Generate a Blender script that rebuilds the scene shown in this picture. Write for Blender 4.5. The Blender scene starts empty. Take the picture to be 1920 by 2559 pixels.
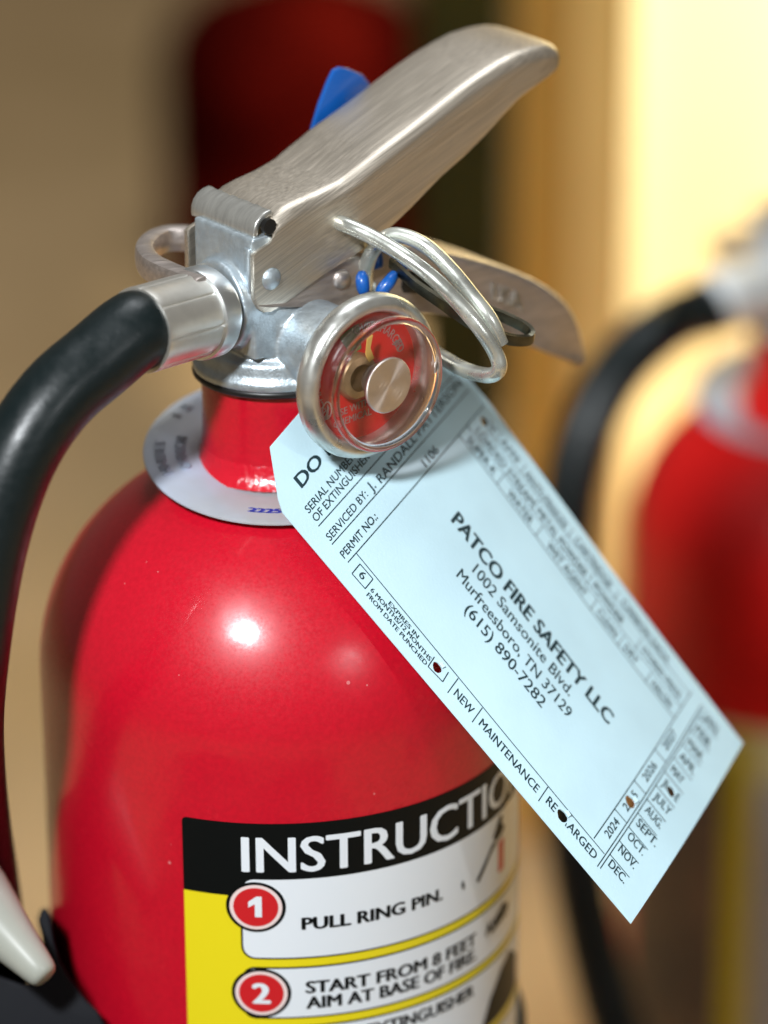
import bpy, bmesh, math, random
from mathutils import Vector, Matrix, geometry, noise
random.seed(7)
S = 0.001                       # everything below is designed in millimetres
LIFT = 255.0                    # height of the shoulder line above the ground, mm
def W3(p): return Vector((p[0]*S, p[1]*S, (p[2]+LIFT)*S))
scene = bpy.context.scene
COL = scene.collection

# ------------------------------------------------------------------ camera
FPX, PITCH, ROLL, DIST = 10000.0, math.radians(23), math.radians(.35), 912.0
Fv = Vector((0, math.cos(PITCH), -math.sin(PITCH)))
U0 = Vector((0, math.sin(PITCH), math.cos(PITCH))); R0 = Vector((1, 0, 0))
Rt = R0*math.cos(ROLL) - U0*math.sin(ROLL); Up = U0*math.cos(ROLL) + R0*math.sin(ROLL)
def ray(px, py): return Rt*((px-960)/FPX) - Up*((py-1279.5)/FPX) + Fv
CAMP = -DIST*ray(700, 1640)
def P(px, py, d): return CAMP + (DIST+d)*ray(px, py)         # a point d mm beyond the extinguisher's axis
cam_d = bpy.data.cameras.new('camera'); cam = bpy.data.objects.new('camera', cam_d); COL.objects.link(cam)
cam.matrix_world = Matrix((( Rt.x, Up.x, -Fv.x, CAMP.x*S), (Rt.y, Up.y, -Fv.y, CAMP.y*S),
                           ( Rt.z, Up.z, -Fv.z, (CAMP.z+LIFT)*S), (0, 0, 0, 1)))
cam_d.sensor_fit = 'VERTICAL'; cam_d.sensor_height = 24.0; cam_d.lens = FPX/2559*24.0
cam_d.clip_start = 0.05; cam_d.clip_end = 60
cam_d.dof.use_dof = True; cam_d.dof.focus_distance = (DIST-52)*S; cam_d.dof.aperture_fstop = cam_d.lens/27.0
scene.camera = cam

# ------------------------------------------------------------------ world, lamps, exposure
wd = bpy.data.worlds.new('World'); scene.world = wd; wd.use_nodes = True
bg = wd.node_tree.nodes['Background']; bg.inputs[0].default_value = (.80, .70, .56, 1); bg.inputs[1].default_value = .15
def area(name, loc, target, size, power, color, sy=None, spread=None):
    d = bpy.data.lights.new(name, 'AREA'); d.size = size*S; d.energy = power; d.color = color
    if sy: d.shape = 'RECTANGLE'; d.size_y = sy*S
    if spread: d.spread = math.radians(spread)
    o = bpy.data.objects.new(name, d); COL.objects.link(o); o.location = W3(loc)
    o.rotation_euler = (W3(target)-W3(loc)).to_track_quat('-Z', 'Y').to_euler(); return o
area('key_lamp', (-300, -900, 840), (0, 0, 20), 105, 20.5, (.93, .97, 1.0))
area('overhead_fill', (150, 560, 1800), (0, 100, 0), 900, 13.5, (.92, .96, 1.0))  # added soft overhead fill for the metal tops and the background
area('side_lamp', (560, -760, 430), (0, 0, 20), 12, .9, (.96, .98, 1))
sd = bpy.data.lights.new('sun_patch_spot', 'SPOT'); sd.energy = 760; sd.color = (1.0, .91, .70); sd.spot_size = math.radians(27); sd.spot_blend = .7; sd.shadow_soft_size = .05  # spot standing in for the warm sun patch on the pale boards
so = bpy.data.objects.new('sun_patch_spot', sd); COL.objects.link(so); so.location = W3((520, 60, 1500)); so.rotation_euler = (W3((430, 1020, -60))-so.location).to_track_quat('-Z', 'Y').to_euler()
scene.view_settings.view_transform = 'Standard'; scene.view_settings.look = 'None'
scene.view_settings.exposure = 0.0; scene.view_settings.gamma = 1
scene.cycles.use_denoising = True
scene.cycles.max_bounces = 10; scene.cycles.transparent_max_bounces = 16
scene.cycles.caustics_refractive = False; scene.cycles.caustics_reflective = False

# ------------------------------------------------------------------ materials
MATS = {}
def mat(name, col, rough=.5, metal=0, coat=0, coat_r=.05, var=0, vscale=200, bump=0, bscale=400, stretch=None,
        rvar=0, spec=.5, aniso=0, col2=None, smear=0, turn=0):
    m = bpy.data.materials.new(name); m.use_nodes = True; nt = m.node_tree; b = nt.nodes['Principled BSDF']
    b.inputs['Base Color'].default_value = (*col, 1); b.inputs['Roughness'].default_value = rough
    b.inputs['Metallic'].default_value = metal; b.inputs['Coat Weight'].default_value = coat
    b.inputs['Coat Roughness'].default_value = coat_r; b.inputs['Specular IOR Level'].default_value = spec
    tc = nt.nodes.new('ShaderNodeTexCoord'); mp = nt.nodes.new('ShaderNodeMapping')
    nt.links.new(tc.outputs['Object'], mp.inputs[0])
    if stretch: mp.inputs['Scale'].default_value = stretch
    if turn:
        m0 = nt.nodes.new('ShaderNodeMapping'); m0.inputs['Rotation'].default_value = (0, math.radians(turn), 0)
        nt.links.new(tc.outputs['Object'], m0.inputs[0]); nt.links.new(m0.outputs[0], mp.inputs[0])
    def nz(scale, detail=4):
        n = nt.nodes.new('ShaderNodeTexNoise'); n.inputs['Scale'].default_value = scale; n.inputs['Detail'].default_value = detail
        nt.links.new(mp.outputs[0], n.inputs['Vector']); return n
    if var or col2:
        n = nz(vscale); r = nt.nodes.new('ShaderNodeValToRGB')
        c2 = col2 if col2 else tuple(c*(1-var) for c in col)
        r.color_ramp.elements[0].position = .35; r.color_ramp.elements[1].position = .65
        r.color_ramp.elements[0].color = (*c2, 1); r.color_ramp.elements[1].color = (*col, 1)
        nt.links.new(n.outputs['Fac'], r.inputs[0]); nt.links.new(r.outputs[0], b.inputs['Base Color'])
    if rvar:
        n = nz(vscale*1.7); mr = nt.nodes.new('ShaderNodeMapRange')
        mr.inputs['From Min'].default_value = .3; mr.inputs['From Max'].default_value = .7
        mr.inputs['To Min'].default_value = max(.02, rough-rvar); mr.inputs['To Max'].default_value = rough+rvar
        nt.links.new(n.outputs['Fac'], mr.inputs[0]); nt.links.new(mr.outputs[0], b.inputs['Roughness'])
    if smear:
        n = nz(smear, 3); mr = nt.nodes.new('ShaderNodeMapRange')
        mr.inputs['From Min'].default_value = .38; mr.inputs['From Max'].default_value = .66
        mr.inputs['To Min'].default_value = coat_r*.55; mr.inputs['To Max'].default_value = coat_r*2.6
        nt.links.new(n.outputs['Fac'], mr.inputs[0]); nt.links.new(mr.outputs[0], b.inputs['Coat Roughness'])
    if bump:
        n = nz(bscale, 6); bp = nt.nodes.new('ShaderNodeBump'); bp.inputs['Strength'].default_value = bump
        bp.inputs['Distance'].default_value = .0002
        nt.links.new(n.outputs['Fac'], bp.inputs['Height']); nt.links.new(bp.outputs[0], b.inputs['Normal'])
        if coat: nt.links.new(bp.outputs[0], b.inputs['Coat Normal'])
    MATS[name] = m; return m
M_red = mat('red_paint', (.58, .004, .020), .36, spec=.35, coat=.6, coat_r=.11, smear=70, var=.12, vscale=900, bump=.14, bscale=170, rvar=.07)
M_red2 = mat('red_paint_orange_brightened', (.80, .008, .008), .5, spec=.3, coat=.25, coat_r=.3)  # orange red, brightened in colour to make up for missing light
M_alu3 = mat('aluminium_pale', (.80, .84, .86), .55, .5)
def dust(m, cell, size, col):
    nt = m.node_tree; b = nt.nodes['Principled BSDF']; src = b.inputs['Base Color'].links[0].from_socket
    tc = nt.nodes.new('ShaderNodeTexCoord'); v = nt.nodes.new('ShaderNodeTexVoronoi'); v.inputs['Scale'].default_value = cell
    n = nt.nodes.new('ShaderNodeTexNoise'); n.inputs['Scale'].default_value = cell*.35
    nt.links.new(tc.outputs['Object'], v.inputs['Vector']); nt.links.new(tc.outputs['Object'], n.inputs['Vector'])
    sz = nt.nodes.new('ShaderNodeMapRange'); sz.inputs['From Min'].default_value = .52; sz.inputs['From Max'].default_value = .72
    sz.inputs['To Min'].default_value = 0; sz.inputs['To Max'].default_value = size; nt.links.new(n.outputs['Fac'], sz.inputs[0])
    lt = nt.nodes.new('ShaderNodeMath'); lt.operation = 'LESS_THAN'; nt.links.new(v.outputs['Distance'], lt.inputs[0]); nt.links.new(sz.outputs[0], lt.inputs[1])
    k = nt.nodes.new('ShaderNodeMath'); k.operation = 'MULTIPLY'; k.inputs[1].default_value = .55; nt.links.new(lt.outputs[0], k.inputs[0])
    mx = nt.nodes.new('ShaderNodeMix'); mx.data_type = 'RGBA'; nt.links.new(k.outputs[0], mx.inputs['Factor'])
    nt.links.new(src, mx.inputs['A']); mx.inputs['B'].default_value = (*col, 1); nt.links.new(mx.outputs['Result'], b.inputs['Base Color'])
dust(M_red, 260, .12, (.75, .30, .30))
M_weld = mat('red_paint_on_weld', (.62, .008, .025), .22, coat=1, coat_r=.06, bump=1.0, bscale=900)
M_cast = mat('cast_zinc', (.56, .64, .69), .42, .72, var=.16, vscale=420, bump=.5, bscale=1800, rvar=.10)
M_steel = mat('brushed_steel', (.80, .72, .61), .43, .92, var=.28, vscale=2600, bump=.14, bscale=3400, stretch=(.012, 1, 1), rvar=.09, turn=21)
M_steel2 = mat('dull_steel', (.60, .53, .49), .42, .85, var=.22, vscale=900, bump=.35, bscale=1400, stretch=(.12, 1, 1), rvar=.1)
M_curl = mat('bent_steel', (.74, .74, .70), .30, .8, var=.2, vscale=700, bump=.25, bscale=900, stretch=(.3, 1.5, .3))
M_bezel = mat('pressed_steel', (.82, .83, .79), .33, .9, var=.25, vscale=120, bump=.12, bscale=300, rvar=.1)
M_wire = mat('zinc_wire', (.90, .93, .86), .29, .8, var=.35, vscale=130, bump=.25, bscale=300, rvar=.12)
M_dark_wire = mat('dark_wire', (.16, .15, .11), .32, 1, var=.5, vscale=200, bump=.2, bscale=300)
M_alu = mat('aluminium', (.88, .86, .80), .38, .9, var=.08, vscale=300, bump=.15, bscale=700)
M_alu2 = mat('aluminium_bright', (.80, .84, .86), .36, 1)
M_rubber = mat('black_rubber', (.004, .009, .010), .38, spec=.4, coat=.08, coat_r=.25, bump=.35, bscale=700, rvar=.08)
M_black = mat('black_plastic', (.004, .005, .008), .65, bump=.2, bscale=300, spec=.2)
M_oring = mat('black_seal', (.008, .008, .008), .4)
M_nozzle = mat('pale_plastic', (.40, .41, .36), .35, col2=(.36, .375, .33), vscale=60, coat=.3)
M_collar = mat('milky_plastic', (.46, .52, .64), .26, col2=(.36, .36, .34), vscale=26, bump=.25, bscale=500, coat=.4, coat_r=.15)
M_blue = mat('blue_plastic', (.004, .10, .42), .35, coat=.3)
M_ink_blue = mat('blue_ink', (.03, .06, .50), .5)
M_paper = mat('blue_card', (.61, .85, .95), .62, var=.06, vscale=60, bump=.25, bscale=1500, spec=.3)
M_ink = mat('black_ink', (.008, .03, .04), .55, col2=(.02, .05, .06), vscale=700)
M_lblack = mat('label_black', (.003, .004, .004), .45, spec=.18)
M_lyellow = mat('label_yellow', (.82, .68, .012), .32, coat=.1, coat_r=.15)
M_lwhite = mat('label_white', (.78, .83, .88), .30, coat=.3, coat_r=.15)
M_lred = mat('label_red', (.60, .015, .02), .32, coat=.3, coat_r=.15)
M_lpink = mat('label_pale_ring', (.85, .68, .66), .32, coat=.3, coat_r=.15)
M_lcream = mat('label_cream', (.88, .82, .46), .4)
M_lbrown = mat('label_brown', (.26, .17, .12), .5, col2=(.12, .09, .08), vscale=30)
M_lgrey = mat('label_grey', (.58, .57, .58), .5)
M_dial = mat('dial_red', (.78, .014, .022), .35, coat=.2)
M_dialw = mat('dial_print', (.85, .72, .70), .4)
M_green = mat('dial_green', (.18, .25, .10), .4)
M_brass = mat('brass', (.55, .43, .25), .38, .8, var=.3, vscale=300)
M_needle = mat('needle_yellow', (.85, .60, .16), .4)
M_ground = mat('ground_board', (.64, .44, .23), .8, spec=.12, col2=(.50, .34, .165), vscale=6, bump=.3, bscale=60)
M_wood = mat('wood_post', (.60, .34, .06), .6, col2=(.34, .18, .025), vscale=7, stretch=(3, 3, .5))
M_blocker = mat('blocker_dark', (.022, .018, .015), .6, spec=.2, col2=(.035, .028, .02), vscale=8)  # near-black so that little light bounces up from it
M_litwood = mat('lit_wood_strip', (.80, .56, .20), .6, col2=(.62, .40, .11), vscale=6, stretch=(3, 3, .5))  # lighter copy of the post wood, light painted into the colour
M_wall = mat('pale_board', (.86, .74, .44), .7, var=.08, vscale=4)
M_darkpost = mat('dark_post', (.020, .017, .006), .8, spec=.1, col2=(.035, .032, .006), vscale=9)
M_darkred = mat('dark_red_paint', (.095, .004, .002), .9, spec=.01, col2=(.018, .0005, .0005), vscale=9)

def glass_mat(name, tint, f0=.06, f1=.85, rough=.03):
    m = bpy.data.materials.new(name); m.use_nodes = True; nt = m.node_tree; nt.nodes.clear()
    o = nt.nodes.new('ShaderNodeOutputMaterial'); mx = nt.nodes.new('ShaderNodeMixShader')
    t = nt.nodes.new('ShaderNodeBsdfTransparent'); g = nt.nodes.new('ShaderNodeBsdfGlossy'); l = nt.nodes.new('ShaderNodeLayerWeight')
    t.inputs[0].default_value = (*tint, 1); g.inputs['Roughness'].default_value = rough; l.inputs['Blend'].default_value = .25
    mr = nt.nodes.new('ShaderNodeMapRange'); mr.inputs['To Min'].default_value = f0; mr.inputs['To Max'].default_value = f1
    nt.links.new(l.outputs['Facing'], mr.inputs[0]); nt.links.new(mr.outputs[0], mx.inputs[0])
    nt.links.new(t.outputs[0], mx.inputs[1]); nt.links.new(g.outputs[0], mx.inputs[2]); nt.links.new(mx.outputs[0], o.inputs[0])
    return m
M_pane = glass_mat('clear_plastic', (.99, .97, .96), .03, .22)
M_wallglass = glass_mat('clear_plastic_side', (.97, .90, .90), .04, .30, .06)
def solid_glass(name, col, rough):
    m = mat(name, col, rough); b = m.node_tree.nodes['Principled BSDF']; b.inputs['Transmission Weight'].default_value = 1; b.inputs['IOR'].default_value = 1.46; return m
M_rim = solid_glass('clear_plastic_rim', (1, .93, .93), .05)
def stub_mat():
    m = mat('clear_stub', (.92, .84, .80), .30, .95); nt = m.node_tree; b = nt.nodes['Principled BSDF']
    b.inputs['Anisotropic'].default_value = .93; b.inputs['Alpha'].default_value = .9
    tg_ = nt.nodes.new('ShaderNodeTangent'); tg_.direction_type = 'RADIAL'; tg_.axis = 'Z'; nt.links.new(tg_.outputs[0], b.inputs['Tangent'])
    tc = nt.nodes.new('ShaderNodeTexCoord'); w = nt.nodes.new('ShaderNodeTexWave'); w.wave_type = 'RINGS'; w.rings_direction = 'Z'
    w.inputs['Scale'].default_value = 800; w.inputs['Distortion'].default_value = .6
    bp = nt.nodes.new('ShaderNodeBump'); bp.inputs['Strength'].default_value = .14; bp.inputs['Distance'].default_value = .0002
    nt.links.new(tc.outputs['Object'], w.inputs['Vector']); nt.links.new(w.outputs['Fac'], bp.inputs['Height']); nt.links.new(bp.outputs[0], b.inputs['Normal'])
    return m
M_stub = stub_mat()

# ------------------------------------------------------------------ mesh helpers
AZ = math.atan2(.6379, .77)
Uv = Vector((.77, .6379, 0)); Vv = Vector((.6379, -.77, 0)); Wv = Vector((0, 0, 1))
def UVW(u, v, w): return Uv*u + Vv*v + Wv*w
def onv(px, py, v):                                                   # where the sight line meets the valve plane V = v
    r = ray(px, py); t = (v-CAMP.dot(Vv))/r.dot(Vv); return CAMP + t*r
def onw(px, py, w):
    r = ray(px, py); t = (w-CAMP.z)/r.z; return CAMP + t*r
def link(name, me, m, parent=None, smooth=35, mods=None, frame=None, recalc=True, lift=True):
    bm = bmesh.new(); bm.from_mesh(me)
    if recalc: bmesh.ops.recalc_face_normals(bm, faces=bm.faces)
    bm.to_mesh(me); bm.free()
    o = bpy.data.objects.new(name, me)
    COL.objects.link(o)
    if mods:
        for (t, kw) in mods:
            md = o.modifiers.new(t, t)
            for k, v in kw.items(): setattr(md, k, v)
        dg = bpy.context.evaluated_depsgraph_get(); me2 = bpy.data.meshes.new_from_object(o.evaluated_get(dg))
        o.modifiers.clear(); o.data = me2; bpy.data.meshes.remove(me); me = me2
    me.name = name
    me.materials.clear(); me.materials.append(m)
    bm = bmesh.new(); bm.from_mesh(me)
    bmesh.ops.delete(bm, geom=[v for v in bm.verts if not v.link_faces], context='VERTS')
    for f in bm.faces: f.smooth = True
    lim = math.radians(smooth)
    for e in bm.edges:
        if len(e.link_faces) == 2: e.smooth = e.calc_face_angle(0) < lim
    bm.to_mesh(me); bm.free()
    if parent: o.parent = parent
    return o
def mesh(name, verts, faces, m, parent=None, **kw):
    me = bpy.data.meshes.new(name); me.from_pydata([W3(v) for v in verts], [], faces); me.validate()
    return link(name, me, m, parent, **kw)
def valve_mesh(name, uvw, faces, m, parent=None, **kw):               # stored along the valve's own axes, turned as an object
    me = bpy.data.meshes.new(name); me.from_pydata([Vector((u*S, -v*S, (w+LIFT)*S)) for u, v, w in uvw], [], faces); me.validate()
    o = link(name, me, m, parent, **kw); o.rotation_euler = (0, 0, AZ); return o
def tag(o, label=None, cat=None, group=None, kind=None):
    if label: o['label'] = label
    if cat: o['category'] = cat
    if group: o['group'] = group
    if kind: o['kind'] = kind
    return o
def empty(name, loc=(0, 0, -255)):
    o = bpy.data.objects.new(name, None); COL.objects.link(o); o.location = W3(loc); o.empty_display_size = .02; return o
def kid(o, parent):                                                    # parent a world-placed child to an empty anywhere
    o.parent = parent; o.matrix_parent_inverse = Matrix.Translation(-parent.location); return o
def lathe(profile, n=96, O=(0, 0, 0), A=None, rf=None):                # profile (r, h) about axis h
    O = Vector(O); ex, ey, ez = A or (Vector((1, 0, 0)), Vector((0, 1, 0)), Vector((0, 0, 1)))
    vs, fs = [], []
    for r, h in profile:
        for i in range(n):
            a = 2*math.pi*i/n; rr = r*(rf(a, h) if rf else 1)
            vs.append(O + ex*rr*math.cos(a) + ey*rr*math.sin(a) + ez*h)
    k = len(profile)
    for j in range(k-1):
        for i in range(n):
            i2 = (i+1) % n; fs.append((j*n+i, j*n+i2, (j+1)*n+i2, (j+1)*n+i))
    if profile[0][0] > 1e-6: fs.append(tuple(range(n))[::-1])
    if profile[-1][0] > 1e-6: fs.append(tuple((k-1)*n+i for i in range(n)))
    return vs, fs
def ringlathe(profile, n=96, O=(0, 0, 0), A=None, rf=None):            # closed profile: torus-like
    vs, fs = lathe(profile, n, O, A, rf); k = len(profile)
    fs = [f for f in fs if len(f) == 4]
    for i in range(n):
        i2 = (i+1) % n; fs.append(((k-1)*n+i, (k-1)*n+i2, i2, i))
    return vs, fs
def circ(rc, hc, r, n=14): return [(rc+r*math.cos(2*math.pi*i/n), hc+r*math.sin(2*math.pi*i/n)) for i in range(n)]
def spline(pts, n=8):
    pts = [Vector(p) for p in pts]; out = []
    q = [pts[0]*2-pts[1]] + pts + [pts[-1]*2-pts[-2]]
    for i in range(1, len(q)-2):
        p0, p1, p2, p3 = q[i-1], q[i], q[i+1], q[i+2]
        for k in range(n):
            t = k/n; out.append(.5*((2*p1)+(p2-p0)*t+(2*p0-5*p1+4*p2-p3)*t*t+(3*p1-p0-3*p2+p3)*t**3))
    out.append(pts[-1]); return out
def tube(pts, rad, n=20, prof=None, up=None, caps=True, closed=False):
    """sweep a section (default circle of radius rad(t)) along pts"""
    vs, fs = [], []; N = len(pts); nrm = None
    prof = prof or [(math.cos(2*math.pi*i/n), math.sin(2*math.pi*i/n)) for i in range(n)]; n = len(prof)
    for j, p in enumerate(pts):
        a = pts[(j-1) % N] if (closed or j > 0) else p; b = pts[(j+1) % N] if (closed or j < N-1) else p
        t = (b-a).normalized()
        if nrm is None: nrm = (up or Vector((0.1, 0.2, 1))); 
        if up is not None: nrm = up
        nrm = (nrm - t*nrm.dot(t)).normalized(); bn = t.cross(nrm)
        r = rad(j/(N-1)) if callable(rad) else rad
        for (x, y) in prof: vs.append(p + nrm*(y*r) + bn*(x*r))
    for j in range(N if closed else N-1):
        j2 = (j+1) % N
        for i in range(n):
            i2 = (i+1) % n; fs.append((j*n+i, j*n+i2, j2*n+i2, j2*n+i))
    if caps and not closed:
        fs.append(tuple(range(n))); fs.append(tuple((N-1)*n+i for i in range(n)))
    return vs, fs
def rbox(u0, u1, v0, v1, w0, w1):
    vs = [(u, v, w) for u in (u0, u1) for v in (v0, v1) for w in (w0, w1)]
    return vs, [(0, 1, 3, 2), (4, 6, 7, 5), (0, 4, 5, 1), (2, 3, 7, 6), (0, 2, 6, 4), (1, 5, 7, 3)]
def join(parts):
    V, F = [], []
    for vs, fs in parts:
        k = len(V); V += list(vs); F += [tuple(i+k for i in f) for f in fs]
    return V, F
# flat shapes: outline + holes in a 2-D design plane, cut into a grid and carried onto a surface
def shape_bm(outline, holes=()):
    loops = [[Vector((x, y, 0)) for x, y in outline]] + [[Vector((x, y, 0)) for x, y in h] for h in holes]
    flat = [p for l in loops for p in l]; tris = geometry.tessellate_polygon(loops)
    bm = bmesh.new(); vs = [bm.verts.new(p) for p in flat]
    for t in tris:
        try: bm.faces.new([vs[i] for i in t])
        except ValueError: pass
    return bm
def cut(bm, dx, dy):
    xs = [v.co.x for v in bm.verts]; ys = [v.co.y for v in bm.verts]
    for (lo, hi, d, nv) in ((min(xs), max(xs), dx, Vector((1, 0, 0))), (min(ys), max(ys), dy, Vector((0, 1, 0)))):
        if not d: continue
        k = math.ceil(lo/d)
        while k*d < hi:
            bmesh.ops.bisect_plane(bm, geom=bm.verts[:]+bm.edges[:]+bm.faces[:], plane_co=nv*(k*d), plane_no=nv); k += 1
def bm_data(bm):
    bm.verts.index_update(); r = ([tuple(v.co) for v in bm.verts], [tuple(v.index for v in f.verts) for f in bm.faces]); bm.free(); return r
def sheet(outline, holes=(), dx=0, dy=0):
    bm = shape_bm(outline, holes); cut(bm, dx, dy); return bm_data(bm)
def rrect(x0, y0, x1, y1, r, n=5, corners=(1, 1, 1, 1)):
    out = []
    for c, (cx, cy, a) in enumerate(((x0+r, y0+r, 180), (x1-r, y0+r, 270), (x1-r, y1-r, 0), (x0+r, y1-r, 90))):
        if corners[c]:
            for i in range(n+1):
                t = math.radians(a+90*i/n); out.append((cx+r*math.cos(t), cy+r*math.sin(t)))
        else: out.append(((x0, y0), (x1, y0), (x1, y1), (x0, y1))[c])
    return out
def disc(cx, cy, rx, ry=None, n=40): return [(cx+rx*math.cos(2*math.pi*i/n), cy+(ry or rx)*math.sin(2*math.pi*i/n)) for i in range(n)]
FONT_CACHE = {}
def glyphs(s, bold=0):
    if (s, bold) in FONT_CACHE: return FONT_CACHE[(s, bold)]
    c = bpy.data.curves.new('t', 'FONT'); c.body = s
    c.resolution_u = 3; c.offset = bold; c.fill_mode = 'FRONT'
    o = bpy.data.objects.new('t', c); COL.objects.link(o); dg = bpy.context.evaluated_depsgraph_get(); dg.update()
    me = bpy.data.meshes.new_from_object(o.evaluated_get(dg))
    V = [(v.co.x, v.co.y) for v in me.vertices]; F = [tuple(p.vertices) for p in me.polygons]
    bpy.data.objects.remove(o); bpy.data.curves.remove(c); bpy.data.meshes.remove(me)
    FONT_CACHE[(s, bold)] = (V, F); return V, F
def CAPH():
    return max(p[1] for p in glyphs('H', 0)[0])
def text(s, x, y, w, h, ang=0, bold=0, dx=0, dy=0, mirror=1):
    """text whose cap height is h and whose width is w, baseline start (x,y), turned by ang"""
    if bold:                                                         # struck several times, a hair apart
        V0, F0 = glyphs(s, 0); k = bold*.9; V, F = [], []
        for i, (ax, ay) in enumerate(((-1, 0), (-.5, .5), (0, -.5), (.5, .5), (1, 0))):
            n0 = len(V); V += [(a+ax*k, b+ay*k*.8) for a, b in V0]; F += [tuple(j+n0 for j in f) for f in F0]
    else: V, F = glyphs(s, 0)
    nper = len(V)//(5 if bold else 1)
    x0 = min(p[0] for p in V); x1 = max(p[0] for p in V); sx = w/(x1-x0); sy = h/CAPH()
    ca, sa = math.cos(math.radians(ang)), math.sin(math.radians(ang)); out = []
    for i, (a, b) in enumerate(V):
        a = (a-x0)*sx; b = b*sy; out.append((x+a*ca-b*sa, y+a*sa+b*ca, (i//nper)*.006))
    if dx:
        bm = bmesh.new(); vs = [bm.verts.new(p) for p in out]
        for f in F:
            try: bm.faces.new([vs[i] for i in f])
            except ValueError: pass
        cut(bm, dx, dy); return bm_data(bm)
    return out, F
def carry(data, fn):
    return [(fn(p[0], p[1]) if len(p) < 3 or not p[2] else fn(p[0], p[1], p[2])) for p in data[0]], data[1]

# ================================================================== SETTING
GZ = -383.0      # the ground; the near extinguisher stands on an added unseen block 128 mm high
gb = [(-2600, -1600), (3400, -1600), (3400, 3800), (-2600, 3800)]
V, F = sheet(gb, dx=400, dy=400)
ground = mesh('ground', [(x, y, GZ) for x, y, _ in V], F, M_ground); tag(ground, kind='structure')
ground['label'] = 'tan ground of board the extinguishers stand on'
# pale board wall, lit, behind the right-hand extinguisher
def floor_at(px, py): return onw(px, py, GZ)
wl = floor_at(1498, 1235); wy = wl.y
def slab(name, x0, x1, y0, y1, z0, z1, m, bev=2, seg=2):
    vs = [(x, y, z) for x in (x0, x1) for y in (y0, y1) for z in (z0, z1)]
    return mesh(name, vs, rbox(0, 1, 0, 1, 0, 1)[1], m, mods=[('BEVEL', dict(width=bev*S, segments=seg))])
wall = empty('board_wall', ((wl.x+wl.x+900)/2, wy+10, GZ))
for i in range(3):
    b = slab('board', wl.x+i*301, wl.x+i*301+300, wy+i % 2*1.0, wy+20, GZ+.5, 700, M_wall); kid(b, wall)
tag(wall, 'pale yellow board wall lit brightly behind the hose of the right extinguisher', 'wall')
pl = P(1285, 700, 640); pg = P(1424, 700, 640)
gp = slab('lit_post_strip', pg.x, pg.x+23, pg.y+2, pg.y+34, GZ+.5, 620, M_litwood, 3)  # separate lighter strip painting the lit right half of the post
tag(gp, 'added lighter golden strip painting the lit right half of the brown post', 'post')
post = slab('wooden_post', pl.x, pg.x-.5, pl.y, pl.y+30, GZ+.5, 620, M_wood, 3)
tag(post, 'upright golden brown wooden post left of the pale board wall', 'post')
pd = P(1040, 700, 800)
dp = slab('dark_post', pd.x, pd.x+40, pd.y, pd.y+30, GZ+.5, 620, M_darkpost, 4)
tag(dp, 'blurred near-black upright post behind the pull ring', 'post')
# dark red canister far behind the lever
cb = onw(762, 700, GZ)
can = empty('red_canister', (cb.x, cb.y, GZ))
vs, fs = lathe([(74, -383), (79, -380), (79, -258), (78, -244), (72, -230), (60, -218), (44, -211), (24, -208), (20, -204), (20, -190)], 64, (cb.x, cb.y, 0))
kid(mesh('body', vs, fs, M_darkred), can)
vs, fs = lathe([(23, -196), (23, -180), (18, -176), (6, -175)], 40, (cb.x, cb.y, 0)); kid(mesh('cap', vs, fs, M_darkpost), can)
blk = slab('bounce_blocker', -420, 230, -620, 75, GZ+.5, -255.5, M_blocker, 3)  # added out of view to cut ground bounce and darken the lower body
tag(blk, 'added unseen dark block under the sharp extinguisher, cutting light bounced off the ground', 'light blocker')
tag(can, 'dark red rounded canister blurred far behind the squeeze lever', 'canister')

# ================================================================== FIRE EXTINGUISHER
ext = empty('fire_extinguisher')
tag(ext, 'red fire extinguisher in sharp focus with pressure gauge and INSTRUCTIONS label', 'fire extinguisher', 'red fire extinguishers')
def part(o, root=ext): return kid(o, root)
# --- body
prof = [(44, -254), (50, -252), (54.6, -246)]
prof += [(54.6, -246+246*i/12) for i in range(1, 13)]
for i in range(1, 25):
    t = math.radians(68*i/24); prof.append((54.6*math.cos(t), 51*math.sin(t)))
prof += [(18.3, 48.0), (17.3, 50.0), (16.7, 53.0), (16.4, 57), (16.3, 64), (16.3, 71)]
vs, fs = lathe(prof, 160)
body = part(mesh('body', vs, fs, M_red, smooth=60))
# weld bead where the neck meets the shoulder
wp = [(16.35, 54.2), (16.75, 53.2), (17.0, 52.2), (17.3, 51.2), (17.8, 50.2), (18.5, 49.4), (19.2, 48.6), (17.5, 47.8), (16.0, 48.5), (16.0, 53.5)]
vs, fs = ringlathe(wp, 420)
vs = [Vector(v) + Vector((v[0], v[1], 0)).normalized()*(.26*max(0, noise.noise(Vector(v)*1.5)) + .12*noise.noise(Vector(v)*.6)) for v in vs]
part(mesh('weld_bead', vs, fs, M_weld, smooth=80))
# --- seal
vs, fs = ringlathe(circ(17.4, 70.6, .95, 12), 96); part(mesh('neck_seal', vs, fs, M_oring))
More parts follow.
